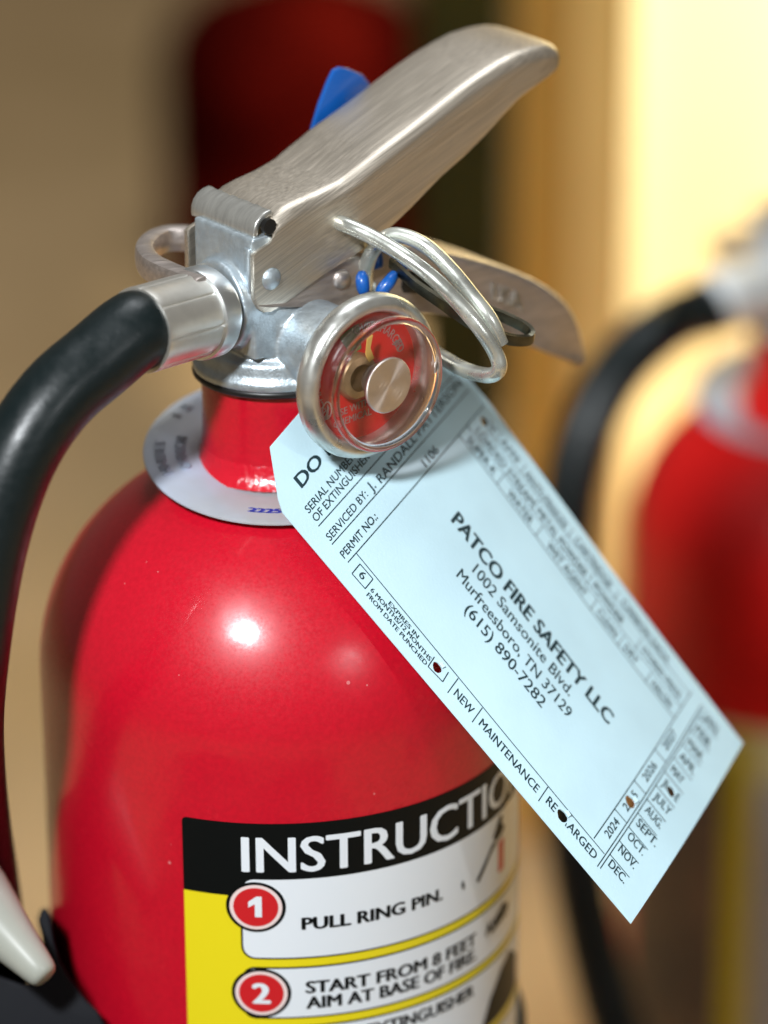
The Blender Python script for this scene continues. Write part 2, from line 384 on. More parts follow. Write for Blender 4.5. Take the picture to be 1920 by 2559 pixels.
# --- valve body: cast pieces melted together
def vl(prof, O, axis, n=48):                                         # lathe in valve coordinates
    ax = {'w': (Vector((1, 0, 0)), Vector((0, 1, 0)), Vector((0, 0, 1))), 'u': (Vector((0, 1, 0)), Vector((0, 0, 1)), Vector((1, 0, 0))),
          'v': (Vector((0, 0, 1)), Vector((1, 0, 0)), Vector((0, 1, 0)))}[axis]
    return lathe(prof, n, O, ax)
fp = [(-14.5, -11), (-14.5, 11.5), (-9, 11.9), (-3, 13.4), (3, 16.0), (9, 17.4), (14, 14), (17, 8), (17, -11)]
low = ([(u, v, 78.8) for u, v in fp] + [(u, v*.97, 91.2-.27*(u+14.5)) for u, v in fp], [tuple(range(9)), tuple(range(9, 18))[::-1]] + [(i, (i+1) % 9, (i+1) % 9+9, i+9) for i in range(9)])
pieces = [rbox(-14.5, 14, -9.3, 11.4, 86, 106.4), low,
          vl([(18.2, 71), (18.3, 73.2), (17.3, 73.8), (16.9, 77.0), (15.6, 77.6), (14.6, 79.5), (14.6, 86)], (0, 0, 0), 'w', 72),
          vl([(10.1, -17.0), (10.1, -13.6)], (0, 1.5, 89.5), 'u'),
          vl([(9.6, 8), (9.6, 21.5), (7.6, 23), (7.6, 31)], (1.0, 0, 79.6), 'v'),
          ]
V, F = join(pieces)
me_mods = [('REMESH', dict(mode='VOXEL', voxel_size=.00042)), ('SMOOTH', dict(factor=.5, iterations=14))]
part(valve_mesh('valve_body', V, F, M_cast, mods=me_mods, smooth=70))
# thin step lines of the casting on the hose face
part(valve_mesh('casting_rib', *rbox(-15.1, -14.0, 8.9, 10.9, 92.5, 104.2), M_cast, mods=[('BEVEL', dict(width=.0004, segments=3))]))
# --- squeeze lever: pressed channel lofted along u
st = [(-14.8, 105.6, 93.0), (-13.9, 106.2, 91.0), (-12.6, 106.6, 89.8), (-10.4, 107.2, 89.4), (-8.6, 109.6, 89.8), (-5, 111.4, 91.0), (-1.4, 112.2, 92.4), (4, 113.0, 94.5), (9.8, 114.2, 96.4), (15, 116.4, 98.4),
      (21.2, 119.2, 100.7), (29, 122.2, 105.0), (37.3, 125.6, 110.0), (44, 128.4, 113.2), (50, 130.6, 116.6), (56, 132.3, 120.6), (60.7, 133.3, 123.4), (66, 133.6, 125.4), (70, 133.4, 126.6), (72.6, 132.8, 127.6), (73.6, 132.2, 128.2)]
def hw(u):
    if u < 3: return 12.3
    if u < 14: return 12.3 + .9*(u-3)/11
    if u < 64: return 13.2 - .5*(u-14)/50
    if u < 72.7: return 12.7 - (u-64)**2*.012
    return 11.2
def lever_section(u, wt, wb, r=3.0):
    h = hw(u); pts = []
    for k in range(6): pts.append((-h, wb+(wt-r-wb)*k/6))
    for k in range(7):
        a = math.radians(180-90*k/6); pts.append((-h+r+r*math.cos(a), wt-r+r*math.sin(a)))
    for k in range(1, 8): 
        x = -h+r+(2*h-2*r)*k/8; pts.append((x, wt+.35*(1-(x/h)**2)*.5))
    for k in range(7):
        a = math.radians(90-90*k/6); pts.append((h-r+r*math.cos(a), wt-r+r*math.sin(a)))
    for k in range(1, 7): pts.append((h, wt-r-(wt-r-wb)*k/6))
    return pts
V, F = [], []; ns = None
# denser stations
dense = []
for a, b in zip(st[:-1], st[1:]):
    for k in range(2): t = k/2; dense.append(tuple(a[i]*(1-t)+b[i]*t for i in range(3)))
dense.append(st[-1])
for u, wt, wb in dense:
    s = lever_section(u, wt, wb); ns = len(s); V += [(u, v, w) for v, w in s]
for j in range(len(dense)-1):
    for i in range(ns-1):
        if dense[j][0] < -9.5 and 6 <= i < ns-8: continue             # only the two cheeks behind the hinge curl
        F.append((j*ns+i, j*ns+i+1, (j+1)*ns+i+1, (j+1)*ns+i))
k0 = (len(dense)-1)*ns                                                # tip facet
mid = [(73.8, V[k0+i][1]*.98, V[k0+i][2]) for i in range(ns)]
base = len(V); V += [(74.0, V[k0+i][1]*.80, max(V[k0+i][2]-1.0, 128.4)) for i in range(ns)]
for i in range(ns-1): F.append((k0+i, k0+i+1, base+i+1, base+i))
lev = part(valve_mesh('squeeze_lever', V, F, M_steel, mods=[('SOLIDIFY', dict(thickness=.0013, offset=-1)), ('BEVEL', dict(width=.00028, segments=2, limit_method='ANGLE', angle_limit=math.radians(50)))], smooth=50))
# hinge curl at the back of the top plate
V, F = [], []
cur = [(-8.0, 110.9), (-9.6, 110.6), (-10.9, 110.0), (-11.9, 109.0), (-12.4, 107.8), (-12.5, 106.6), (-12.4, 105.6)]
for u, w in cur:
    for k in range(15):
        v = -12.0 + 22.3*k/14; V.append((u, v, w + .12*math.sin(k*2.4)))
for j in range(len(cur)-1):
    for k in range(14): F.append((j*15+k, j*15+k+1, (j+1)*15+k+1, (j+1)*15+k))
part(valve_mesh('lever_curl', V, F, M_curl, mods=[('SOLIDIFY', dict(thickness=.0013, offset=0)), ('BEVEL', dict(width=.0003, segments=2, limit_method='ANGLE'))], smooth=50))
V, F = join([vl([(.01, 11.2), (1.7, 11.2), (1.7, 12.55), (.01, 12.55)], (-10.4, 0, 108.8), 'v', 20)])
part(valve_mesh('curl_opening', V, F, M_oring))
def dome_rivet(u, v, w, r=2.6, h=1.1):
    return vl([(.01, h), (r*.35, h*.93), (r*.62, h*.72), (r*.85, h*.40), (r, 0), (r, -.4)], (u, v, w), 'v', 28)
for (u, v, w, r) in ((-10.2, 12.5, 96.9, 2.5), (9.6, 11.9, 92.0, 2.3)):
    part(valve_mesh('rivet', *dome_rivet(u, v, w, r), M_cast if u < 0 else M_steel2, smooth=60))
# --- carry handle: channel below, sloping down and away
top = [(-12, 93.5), (0, 97.2), (12, 97.5), (22, 96.6), (32, 95.0), (41, 90.8), (55.5, 85.0), (67.7, 78.4), (75, 72.8), (80, 67.0), (84, 60.0), (85.6, 55.6)]
bot = [(-14, 91.6), (0, 88.2), (7.3, 86.2), (20, 82.6), (35.4, 78.3), (43, 75.6), (49.6, 73.0), (57, 68.6), (64.2, 63.8), (71, 59.6), (78, 56.0), (84.6, 53.0)]
V, F = [], []; ns = 0
for (ut, wt), (ub, wb) in zip(top, bot):
    row = []
    hwd = 11.7 if ut < 76 else 11.7-(ut-76)**2*.04
    for k in range(7):
        t = k/6; u = ub+(ut-ub)*t; w = wb+(wt-1.6-wb)*t; row.append((u, -hwd-1.0*(1-t)**3, w))
    for k in range(1, 4): a = math.radians(180-30*k); row.append((ut, -hwd+1.6+1.6*math.cos(a), wt-1.6+1.6*math.sin(a)))
    for k in range(1, 6): row.append((ut, -hwd+1.6+(2*hwd-3.2)*k/6, wt))
    for k in range(0, 3): a = math.radians(90-30*k); row.append((ut, hwd-1.6+1.6*math.cos(a), wt-1.6+1.6*math.sin(a)))
    for k in range(7):
        t = 1-k/6; u = ub+(ut-ub)*t; w = wb+(wt-1.6-wb)*t; row.append((u, hwd+1.0*(1-t)**3, w))
    ns = len(row); V += row
for j in range(len(top)-1):
    for i in range(ns-1): F.append((j*ns+i, j*ns+i+1, (j+1)*ns+i+1, (j+1)*ns+i))
handle = part(valve_mesh('carry_handle', V, F, M_steel2, mods=[('SUBSURF', dict(levels=1)), ('SOLIDIFY', dict(thickness=.0013, offset=-1))], smooth=50))
d = kid(valve_mesh('handle_hole', *vl([(.01, 11.4), (3.1, 11.4), (3.1, 11.95), (2.9, 12.05), (.01, 12.05)], (29.6, 0, 86.3), 'v', 28), M_oring), ext)
# raised letters pressed into the handle
td = text('USA', 0, 0, 10.5, 4.6, bold=.02)
Vt = []
for x, y, _ in td[0]:
    u = 53.5+x*.86-y*.10; w = 81.2-x*.46+y*.95-4.4; Vt.append((u, 12.15, w))
part(valve_mesh('embossed_letters', Vt, td[1], M_alu, mods=[('SOLIDIFY', dict(thickness=.0005, offset=0))]))
# --- hanging loop behind the valve
pts = spline([onw(500, 596, 97), onw(452, 590, 97), onw(408, 594, 97), onw(376, 612, 97), onw(362, 636, 97), onw(378, 662, 97), onw(418, 683, 97), onw(470, 704, 97), onw(510, 720, 97)], 8)
bar = [(-1, -1.05), (-.72, -1.3), (.72, -1.3), (1, -1.05), (1, 1.05), (.72, 1.3), (-.72, 1.3), (-1, 1.05)]
vs, fs = tube([p-Vector((0, 0, .4)) for p in pts], 2.2, prof=bar, up=Vector((0, 0, 1))); part(mesh('hanging_loop', vs, fs, M_steel2, smooth=40, mods=[('SUBSURF', dict(levels=1))]))
# --- ferrule and hose
fa = UVW(-16.6, 2.6, 89.3); fb = UVW(-41.8, 7.0, 91.2); fd = (fb-fa).normalized()
fx = (Wv - fd*Wv.dot(fd)).normalized(); fy = fd.cross(fx); FA = (fx, fy, fd); FL = (fb-fa).length
vs, fs = lathe([(8.8, 2.8), (8.8, 4.2), (9.8, 4.25), (10.15, 4.6), (10.15, 8.3), (9.95, 8.8), (9.3, 9.0)], 72, fa, FA); part(mesh('ferrule_collar', vs, fs, M_alu2))
def crimp(a, h):
    x = (a*8/(2*math.pi)) % 1; d = abs(x-.5)*2
    return 1 - .028*max(0, 1-(1-d)*9) + .006*math.sin(a*2)
pf = [(9.0, 8.6), (9.35, 9.2), (9.3, 10)] + [(9.3, 10+k) for k in range(1, int(FL-11))] + [(9.35, FL-.8), (9.25, FL-.1), (8.7, FL)]
vs, fs = lathe(pf, 160, fa, FA, crimp); part(mesh('hose_ferrule', vs, fs, M_alu, smooth=30))
hp = [fb - fd*6, fb - fd*1, fb + fd*3]
for px, py in ((240, 906), (163, 968), (95, 1050), (40, 1145), (-5, 1262), (-38, 1385), (-62, 1520), (-80, 1660)): hp.append(onv(px, py, 7))
hp += [P(-90, 1800, -52), P(-82, 1950, -34), P(-66, 2080, -16), P(-46, 2200, 0), P(-30, 2320, 12), P(-10, 2440, 20)]
hs = spline(hp, 8)
for _ in range(14): hs = hs[:14] + [(hs[i-1]+hs[i]*2+hs[i+1])/4 for i in range(14, len(hs)-1)] + [hs[-1]]
vs, fs = tube(hs, lambda t: 8.55, 32)
part(mesh('hose', vs, fs, M_rubber, smooth=60))
# --- nozzle in its clip
n0, n1 = P(-150, 2145, -22), P(118, 2446, -34)
vs, fs = tube([n0, n0+(n1-n0)*.35, n0+(n1-n0)*.62, n0+(n1-n0)*.8, n0+(n1-n0)*.92, n0+(n1-n0)*.975, n1], lambda t: [10.5, 8.6, 6.0, 4.7, 3.9, 3.4, 2.3][int(round(t*6))], 32)
part(mesh('nozzle', vs, fs, M_nozzle, smooth=80, mods=[('SUBSURF', dict(levels=1))]))
cl = [(96, 2300), (103, 2274), (113, 2268), (124, 2285), (134, 2350), (150, 2405), (178, 2452), (216, 2500), (246, 2528), (262, 2560), (268, 2640), (262, 2760), (-230, 2760), (-230, 2110), (-150, 2060), (-90, 2110), (-62, 2250), (-45, 2360), (-20, 2432), (60, 2462), (96, 2452), (112, 2400), (106, 2340)]
V = [P(x, y, -16) for x, y in cl] + [P(x, y, 30) for x, y in cl]; n = len(cl)
tri = geometry.tessellate_polygon([[Vector((x, y, 0)) for x, y in cl]])
F = [tuple(t) for t in tri] + [tuple(i+n for i in t)[::-1] for t in tri] + [(i, (i+1) % n, (i+1) % n+n, i+n) for i in range(n)]
part(mesh('hose_clip', V, F, M_black, mods=[('BEVEL', dict(width=.002, segments=3, limit_method='ANGLE', angle_limit=.6))]))
vs, fs = ringlathe([(54.7, -106), (56.8, -106), (56.8, -94), (54.7, -94)], 120)
band = part(mesh('clip_band', vs, fs, M_black))

# --- pressure gauge (own frame: a right along U, b up, c outwards along V)
GO = UVW(-.4, 5.2, 78.1); GA = (Uv, Wv, Vv)
def G(a, b, c): return GO + Uv*a + Wv*b + Vv*c
gl = empty('pressure_gauge', tuple(GO)); bpy.data.objects.remove(gl)
vs, fs = ringlathe([(15.6, 28.2), (16.2, 29.6), (17.2, 30.3), (18.4, 30.1), (19.5, 29.2), (20.0, 27.6), (19.9, 25.8), (19.0, 24.4), (17.4, 24.1), (8.0, 24.0), (8.0, 24.9), (15.4, 24.9)], 120, GO, GA)
gauge = part(mesh('pressure_gauge', vs, fs, M_wire, smooth=60))
gauge.data.materials[0] = M_bezel
def gsub(o): o.parent = gauge; return o
vs, fs = lathe([(0.01, 26.0), (16.2, 26.0), (16.2, 25.6), (.01, 25.6)][::-1], 90, GO, GA); gsub(mesh('dial', vs, fs, M_dial))
def onring(r, th0, data, c=26.12, flip=1):                            # bend text round the dial
    return [G(*( (r+p[1]*flip)*math.cos(th0-flip*p[0]/r), (r+p[1]*flip)*math.sin(th0-flip*p[0]/r)), c) for p in data[0]], data[1]
L = []
L.append(onring(13.0, math.radians(216), text('RECHARGE', 0, 0, 13.5, 1.9, bold=.015, dx=1, dy=0)))
L.append(onring(10.6, math.radians(104), text('OVERCHARGED', 0, 0, 16.5, 2.2, bold=.015, dx=1, dy=0)))
L.append(([G(p[0], p[1], 26.12) for p in text('USE WITH', -8.8, -8.7, 10.5, 1.75, ang=4, bold=.02)[0]], text('USE WITH', -8.8, -8.7, 10.5, 1.75, ang=4, bold=.02)[1]))
L.append(([G(p[0], p[1], 26.12) for p in text('CHEMICAL', -9.3, -11.2, 11.5, 1.75, ang=3, bold=.02)[0]], text('CHEMICAL', -9.3, -11.2, 11.5, 1.75, ang=3, bold=.02)[1]))
tj = text('JR', 9.0, 5.9, 3.0, 2.0, ang=-62, bold=.01); L.append(([G(p[0], p[1], 26.12) for p in tj[0]], tj[1]))
rg = sheet(disc(-11.2, -6.2, 1.5, 2.3, 24), [disc(-11.2, -6.2, 1.15, 1.95, 24)]); L.append(([G(p[0], p[1], 26.12) for p in rg[0]], rg[1]))
lf = sheet([(-11.5, -8.0), (-10.8, -7.2), (-10.6, -5.6), (-11.1, -4.6), (-11.3, -6.2)]); L.append(([G(p[0], p[1], 26.12) for p in lf[0]], lf[1]))
V, F = join(L); gsub(mesh('dial_lettering', V, F, M_dialw))
sec = [(6.6*math.cos(math.radians(a)), 6.6*math.sin(math.radians(a))) for a in range(96, 126, 4)] + [(13*math.cos(math.radians(a)), 13*math.sin(math.radians(a))) for a in range(124, 92, -4)]
s_ = sheet(sec); gsub(mesh('green_sector', [G(p[0], p[1], 26.08) for p in s_[0]], s_[1], M_green))
bc = G(-3.0, .6, 0)
vs, fs = lathe([(5.6, 26.0), (5.7, 27.2), (5.3, 27.9), (5.0, 28.5), (3.3, 28.8), (2.9, 28.2), (2.2, 27.6), (.01, 27.5)], 48, bc, GA); gsub(mesh('brass_hub', vs, fs, M_brass, smooth=50))
nd = [(-1.0, 9.8), (.6, 10.4), (-.2, 7.4), (.9, 4.6), (-.6, 3.9), (-1.5, 6.0)]
s_ = sheet(nd); gsub(mesh('needle', [G(p[0], p[1], 28.6) for p in s_[0]], s_[1], M_needle, mods=[('SOLIDIFY', dict(thickness=.0004, offset=0))]))
# clear cup: side wall, front pane, thick rim, central stub
vs, fs = lathe([(16.3, 26.2), (16.3, 34.6)], 120, GO, GA); fs = [f for f in fs if len(f) == 4]; gsub(mesh('lens_wall', vs, fs, M_wallglass))
vs, fs = ringlathe(circ(15.5, 34.6, .95, 16), 120, GO, GA); gsub(mesh('lens_rim', vs, fs, M_rim, smooth=80))
vs, fs = lathe([(15.3, 29.5), (14.7, 34.0)], 120, GO, GA); fs = [f for f in fs if len(f) == 4]; gsub(mesh('lens_inner_wall', vs, fs, M_wallglass))
vs, fs = lathe([(.01, 34.2), (14.8, 34.0)], 90, GO, GA); gsub(mesh('lens_pane', vs, fs, M_pane, smooth=80))
vs, fs = lathe([(3.2, 28.8), (6.1, 33.9), (6.7, 34.4), (6.75, 34.9), (6.5, 35.15), (.01, 35.2)], 96)
me = bpy.data.meshes.new('lens_stub'); me.from_pydata([v*S for v in vs], [], fs)
stub = link('lens_stub', me, M_stub, smooth=25); mo = W3(G(.1, -.2, 0))
stub.matrix_world = Matrix(((Uv.x, Wv.x, Vv.x, mo.x), (Uv.y, Wv.y, Vv.y, mo.y), (Uv.z, Wv.z, Vv.z, mo.z), (0, 0, 0, 1))); gsub(stub)

GQ = W3(GO + Vv*29); GS = .92                                       # 37 mm gauge
for o in [gauge]+list(gauge.children):
    if o is stub: continue
    for v in o.data.vertices: v.co = GQ + (v.co-GQ)*GS
stub.matrix_world = Matrix.Translation(GQ) @ Matrix.Scale(GS, 4) @ Matrix.Translation(-GQ) @ stub.matrix_world

# --- instruction label wrapped round the cylinder: x in degrees, y in mm
R_ = 54.62
def CY(off): return lambda x, y, e=0: Vector(((R_+off+e)*math.sin(math.radians(x)), -(R_+off+e)*math.cos(math.radians(x)), y))
def lab(name, shapes, off, m, parent, **kw):
    V, F = join([carry(s, CY(off)) for s in shapes]); return mesh(name, V, F, m, recalc=False, **kw)
def lsheet(o, h=()): return sheet(o, h, dx=2, dy=0)
label = part(lab('instruction_label', [lsheet(rrect(-22, -150, 118, -14.6, 1.2))], .06, M_lyellow, None)); 
def lsub(o): o.parent = label; return o
lsub(lab('header_band', [lsheet(rrect(-22.05, -32.5, -3.0, -14.5, 1.2, corners=(0, 0, 0, 1))), lsheet([(-3.02, -32.5), (-1.6, -31.0), (-1.2, -28.9), (118, -27.6), (118, -14.5), (-3.02, -14.5)])], .11, M_lblack, None))
def panel(y0, y1, name='step_panel'):
    lsub(lab(name+'_outline', [lsheet(rrect(-8.5, y0-.45, 112, y1+.45, 3.2))], .10, M_lblack, None))
    lsub(lab(name, [lsheet(rrect(-8.0, y0, 111.5, y1, 2.8))], .15, M_lwhite, None))
panel(-47.6, -28.2); panel(-62.6, -50.4); panel(-80.5, -65.3); panel(-104, -83.5)
for k, (cx, cy) in enumerate(((-4.9, -35.0), (-4.0, -56.5), (-3.6, -72.6))):
    lsub(lab('badge_outline', [lsheet(disc(cx, cy, 6.95, 6.2))], .19, M_lblack, None))
    lsub(lab('badge_ring', [lsheet(disc(cx, cy, 6.1, 5.5))], .22, M_lpink, None))
    b = lsub(lab('step_badge', [lsheet(disc(cx, cy, 5.2, 4.75))], .25, M_lred, None))
    one = sheet([(cx-.2, cy-2.4), (cx+1.4, cy-2.4), (cx+1.4, cy+2.7), (cx+.2, cy+2.7), (cx-1.7, cy+1.3), (cx-1.7, cy-.1), (cx-.2, cy+.8)])
    lsub(lab('step_number', [one if k == 0 else text('123'[k], cx-2.2, cy-2.5, 4.4, 4.9, bold=.05)], .30, M_lwhite, None))
T = [text('INSTRUCTIONS', -8.0, -26.3, 94.5, 8.3, bold=.022, dx=1.5, dy=0)]
lsub(lab('header_lettering', T, .16, M_lwhite, None))
bt = lambda s, x, y, w, h=2.9: text(s, x, y, w, h, bold=.052, dx=2, dy=0)
T = [bt('PULL RING PIN.', 5.5, -40.7, 36.2), bt('START FROM 8 FEET', 6.2, -56.7, 47.4), bt('AWAY', 57.5, -56.7, 14), bt('AIM AT BASE OF FIRE.', 6.3, -60.6, 47.4),
     bt('HOLD EXTINGUISHER', 6.3, -69.6, 46.5), bt('UPRIGHT.', 6.3, -74.0, 22)]
lsub(lab('step_lettering', T, .20, M_lblack, None))
# pictograms: hand and extinguisher
hand = [(53.5, -40.6), (57.5, -37.2), (60.5, -34.6), (63.5, -33.6), (63.0, -35.0), (59.8, -36.8), (56.8, -39.6), (54.5, -41.6)]
valve_i = [(61, -33.2), (63.0, -30.8), (64.5, -29.2), (66.5, -29.4), (66.0, -31.5), (68, -33.0), (66, -34.2), (63.4, -34.6)]
lsub(lab('pictogram_hand', [lsheet(hand), lsheet(valve_i), sheet([(47.8, -39.4), (48.6, -38.4), (49.2, -40.4), (48.6, -41.2)]), lsheet([(60, -57.5), (63, -54), (67, -52.2), (71, -54.4), (66, -56.0)]), lsheet([(56, -80.4), (60, -74), (66, -69), (72, -67.0), (80, -72), (80, -80.4)])], .21, M_lblack, None))
lsub(lab('pictogram_body', [lsheet(rrect(64.0, -43.5, 67.4, -35.4, .9))], .21, M_lred, None))

# ================================================================== SERVICE COLLAR
tilt = math.radians(11.5); ca, sa = math.cos(tilt), math.sin(tilt)
CA = (Vector((1, 0, 0)), Vector((0, ca, sa)), Vector((0, -sa, ca))); CO = Vector((.4, -.4, 51.3))
cp = [(17.6, -.25), (17.6, .35), (18.4, .55), (29.0, .50), (30.0, .22), (30.1, -.1), (29.7, -.38), (18.2, -.38)]
def wob(vs): return [Vector(v)+Vector((0, 0, .5*noise.noise(Vector(v)*.05))) for v in vs]
vs, fs = ringlathe(cp, 150, CO, CA)
collar = mesh('service_collar', vs, fs, M_collar, smooth=50)
tag(collar, 'milky blue-white plastic ring round the neck of the sharp extinguisher', 'plastic ring', 'plastic rings round the necks')
def oncollar(r, deg, data, c):                                        # text read from the rim
    out = []
    for p in data[0]:
        th = math.radians(deg)-p[0]/r; rr = r+p[1]; out.append(CO+CA[0]*rr*math.cos(th)+CA[1]*rr*math.sin(th)+CA[2]*c)
    return out, data[1]
V, F = join([oncollar(25.2, 205, text('HNIEET', 0, 0, 13.5, 2.3, bold=.02, dx=1.2, dy=0), .52), oncollar(20.6, 205, text('OHNICH', 0, 0, 12.5, 2.3, bold=.02, dx=1.2, dy=0), .54), oncollar(25.2, 152, text('1 2', 0, 0, 5, 2.2, bold=.02, dx=1.2, dy=0), .52)])
o = mesh('raised_letters', V, F, M_collar, mods=[('SOLIDIFY', dict(thickness=.0005, offset=1))]); o.parent = collar
def under(r, deg, data, c):
    out = []
    for p in data[0]:
        th = math.radians(deg)+p[0]/r; rr = r-p[1]; out.append(CO+CA[0]*rr*math.cos(th)+CA[1]*rr*math.sin(th)+CA[2]*c)
    return out, data[1]
V, F = join([under(26.2, 256, text('2225', 0, 0, 8.0, 1.5, bold=.10, dx=1.2, dy=0), .56), under(26.2, 278, text('2', 0, 0, 1.9, 1.8, bold=.04), .56)])
o = mesh('stamped_date', V, F, M_ink_blue); o.parent = collar

# ================================================================== INSPECTION TAG
TW, TL_ = 67.0, 130.0
c0, c1, c2, c3 = P(624, 1181, -50), P(1006, 735, 2), P(1855, 1850, 14), P(1572, 2300, -46)
tn = (c1-c0).cross(c3-c0).normalized()
if tn.dot(Fv) > 0: tn = -tn
def TG(off):
    def f(s, t, e=0):
        a, b = s/TW, t/TL_
        return c0*(1-a)*(1-b)+c1*a*(1-b)+c2*a*b+c3*(1-a)*b - Fv*(7+6*math.sin(math.pi*a)*min(1, max(0, (t-8)/20))) + tn*(off + e + .5*math.sin(t*.05)*a + .55*math.sin(t*.033+1)*math.sin(3.1*a) - .9*a*b*b*b)
    return f
def hole(x, y, r):
    return [(x+r*(1+.07*math.sin(3*a+x)+.06*math.sin(7*a+y))*math.cos(a)*.85, y+r*(1+.07*math.sin(3*a+x))*math.sin(a)*1.0) for a in [2*math.pi*i/16 for i in range(16)]]
punch = [(62.1, 33.8, 1.25), (5.0, 60.2, 1.35), (5.3, 103.1, 1.6), (24.9, 114.2, 1.55), (37.4, 120.9, 1.35)]
outline = [(8.7, 0), (58.5, 0), (64.0, 10), (66.2, 20.5), (67, 31), (67, 130), (0, 130), (0, 11.5), (1.5, 8.8)]
hl = [hole(*p) for p in punch] + [disc(33.5, 6, 2.6, n=20)]
bm = shape_bm(outline, hl); cut(bm, 4, 5); V, F = bm_data(bm)
V = [TG(0)(x, y) for x, y, _ in V]
tg = mesh('inspection_tag', V, F, M_paper, mods=[('SOLIDIFY', dict(thickness=.00028, offset=0))], smooth=30)
tag(tg, 'light blue card service tag with punched holes hanging under the pressure gauge', 'service tag')
TO = .22
def tline(x0, y0, x1, y1, w=.24):
    d = math.hypot(x1-x0, y1-y0); nx, ny = -(y1-y0)/d*w/2, (x1-x0)/d*w/2; n = max(1, int(d/4)); V = []; F = []
    for i in range(n+1):
        t = i/n; x, y = x0+(x1-x0)*t, y0+(y1-y0)*t; V += [(x+nx, y+ny, 0), (x-nx, y-ny, 0)]
    for i in range(n): F.append((2*i, 2*i+1, 2*i+3, 2*i+2))
    return V, F
Ls = [tline(4.8, 19.6, 64, 21.4), tline(4.4, 24.5, 64.2, 26.3), tline(4.6, 29.8, 65.4, 31.4), tline(8.0, 29.9, 7.7, 118.2 and 115.9), tline(52.9, 31.2, 53.4, 112.3),
      tline(60.9, 31.2, 62.6, 112.5, .2), tline(56.8, 31.2, 57.6, 112.4, .2), tline(8.3, 111.9, 63.6, 112.3), tline(3.4, 116.2, 63.6, 116.2), tline(3.7, 117.0, 63.6, 117.0)]
for b in ([(3.5, 32.1), (6.9, 32.1), (7.0, 36.5), (3.6, 36.5)], [(3.1, 58.4), (6.3, 58.2), (6.6, 62.8), (3.5, 63.1)]):
    for i in range(4): Ls.append(tline(*b[i], *b[(i+1) % 4], .26))
for y in (65.5, 73.9, 96.6): Ls.append(tline(2.5, y, 7.6, y-.1))
for x in (19.5, 30.2, 41.9): Ls.append(tline(x, 112, x+.1, 116))
for i in range(11): x = 9.0+5.15*i; Ls.append(tline(x, 117.1, x, 123.7))
for y in (45.2, 59.8, 80.7, 91.0, 101.5): Ls.append(tline(53.0, y, 56.8, y, .2))
for y in (55.4, 76.4, 95): Ls.append(tline(57.0, y, 61.0, y, .2))
for y in (38.7, 47.9, 66.1, 84): Ls.append(tline(61.2, y, 64.4, y, .2))
# text on the tag: 'a' reads across (+s, up is -t), 'd' reads down the length (+t, up is +s)
def ta(s, x, y, w, h, bold=.010): V, F = text(s, 0, 0, w, h, bold=bold, dx=5, dy=0); return [(x+a, y-b, e) for a, b, e in V], F
def td_(s, x, y, w, h, bold=.010): V, F = text(s, 0, 0, w, h, bold=bold, dx=5, dy=0); return [(x+b, y+a, e) for a, b, e in V], F
Ts = [ta('DO NOT REMOVE', 7.9, 11.3, 50, 2.9, .03), ta('SERIAL NUMBER', 5.0, 16.2, 19.9, 1.75), ta('OF EXTINGUISHER', 5.0, 18.7, 23.0, 1.75),
      ta('SERVICED BY:', 4.6, 23.8, 16.2, 1.75), ta('J.', 22.2, 24.0, 1.9, 2.2), ta('RANDALL PATTERSON', 25.7, 24.4, 37.8, 2.05), ta('PERMIT NO.:', 4.5, 28.7, 14.4, 1.75),
      ta('1106', 38.9, 30.0, 6.1, 2.0), td_('6', 4.5, 33.4, 1.5, 1.9), td_('PATCO FIRE SAFETY LLC', 34.9, 41.9, 57.9, 3.5, .036), td_('1002 Samsonite Blvd.', 30.6, 52.9, 35.5, 2.8, .004),
      td_('Murfreesboro, TN 37129', 26.0, 50.7, 40.3, 2.8, .004), td_('(615) 890-7282', 21.5, 57.0, 27.7, 2.9, .006),
      td_('EXPIRES IN', 5.75, 42.6, 10.0, 1.05, .02), td_('6 MONTHS/12 MONTHS', 4.3, 37.6, 20.3, 1.15, .02), td_('FROM DATE PUNCHED', 2.6, 37.6, 20.2, 1.15, .02),
      td_('NEW', 3.5, 66.7, 5.9, 2.2), td_('MAINTENANCE', 3.5, 75.3, 19.8, 2.2), td_('RECHARGED', 3.9, 98.0, 16.7, 2.3),
      ta('2024', 11.9, 114.9, 6.0, 1.9), ta('2025', 22.0, 114.9, 6.0, 1.9), ta('2026', 33.0, 114.9, 6.0, 1.9), ta('2027', 44.6, 114.9, 6.0, 1.9),
      td_('SUPER-K', 53.7, 33.2, 10.2, 2.1), td_('WATER', 53.7, 48.4, 8.8, 2.1), td_('WET AGENT', 53.9, 63.3, 14.5, 2.1), td_('CLEAN', 54.0, 82.4, 7, 2.0), td_('DRY', 54.1, 92.6, 4.6, 2.0), td_('HALON', 54.1, 103, 6.8, 2.0),
      td_('LOADED STREAM', 57.6, 33.6, 21.2, 2.1), td_('METAL POWDER', 57.8, 56.6, 18.6, 2.1), td_('POWDER', 58.2, 78, 11, 2.1), td_('STORED PRESS.', 58.5, 96.4, 14.6, 1.9),
      td_('DC', 61.7, 34.6, 3.2, 2.0), td_('AFFF', 61.9, 39.6, 6.6, 2.0), td_('ANTI-FREEZE', 61.9, 48.9, 15.6, 2.0), td_('CARTRIDGE', 62.3, 68, 13.6, 2.0), td_('CARBON DIOX.', 62.7, 86, 18, 1.9)]
for i, mth in enumerate(('DEC.', 'NOV.', 'OCT.', 'SEPT.', 'AUG.', 'JULY', 'JUNE', 'MAY', 'APR.', 'MAR.', 'FEB.', 'JAN.')):
    Ts.append(td_(mth, 6.2+4.95*i+(.5 if i else 0), 118.0, 1.36*len(mth), 2.35))
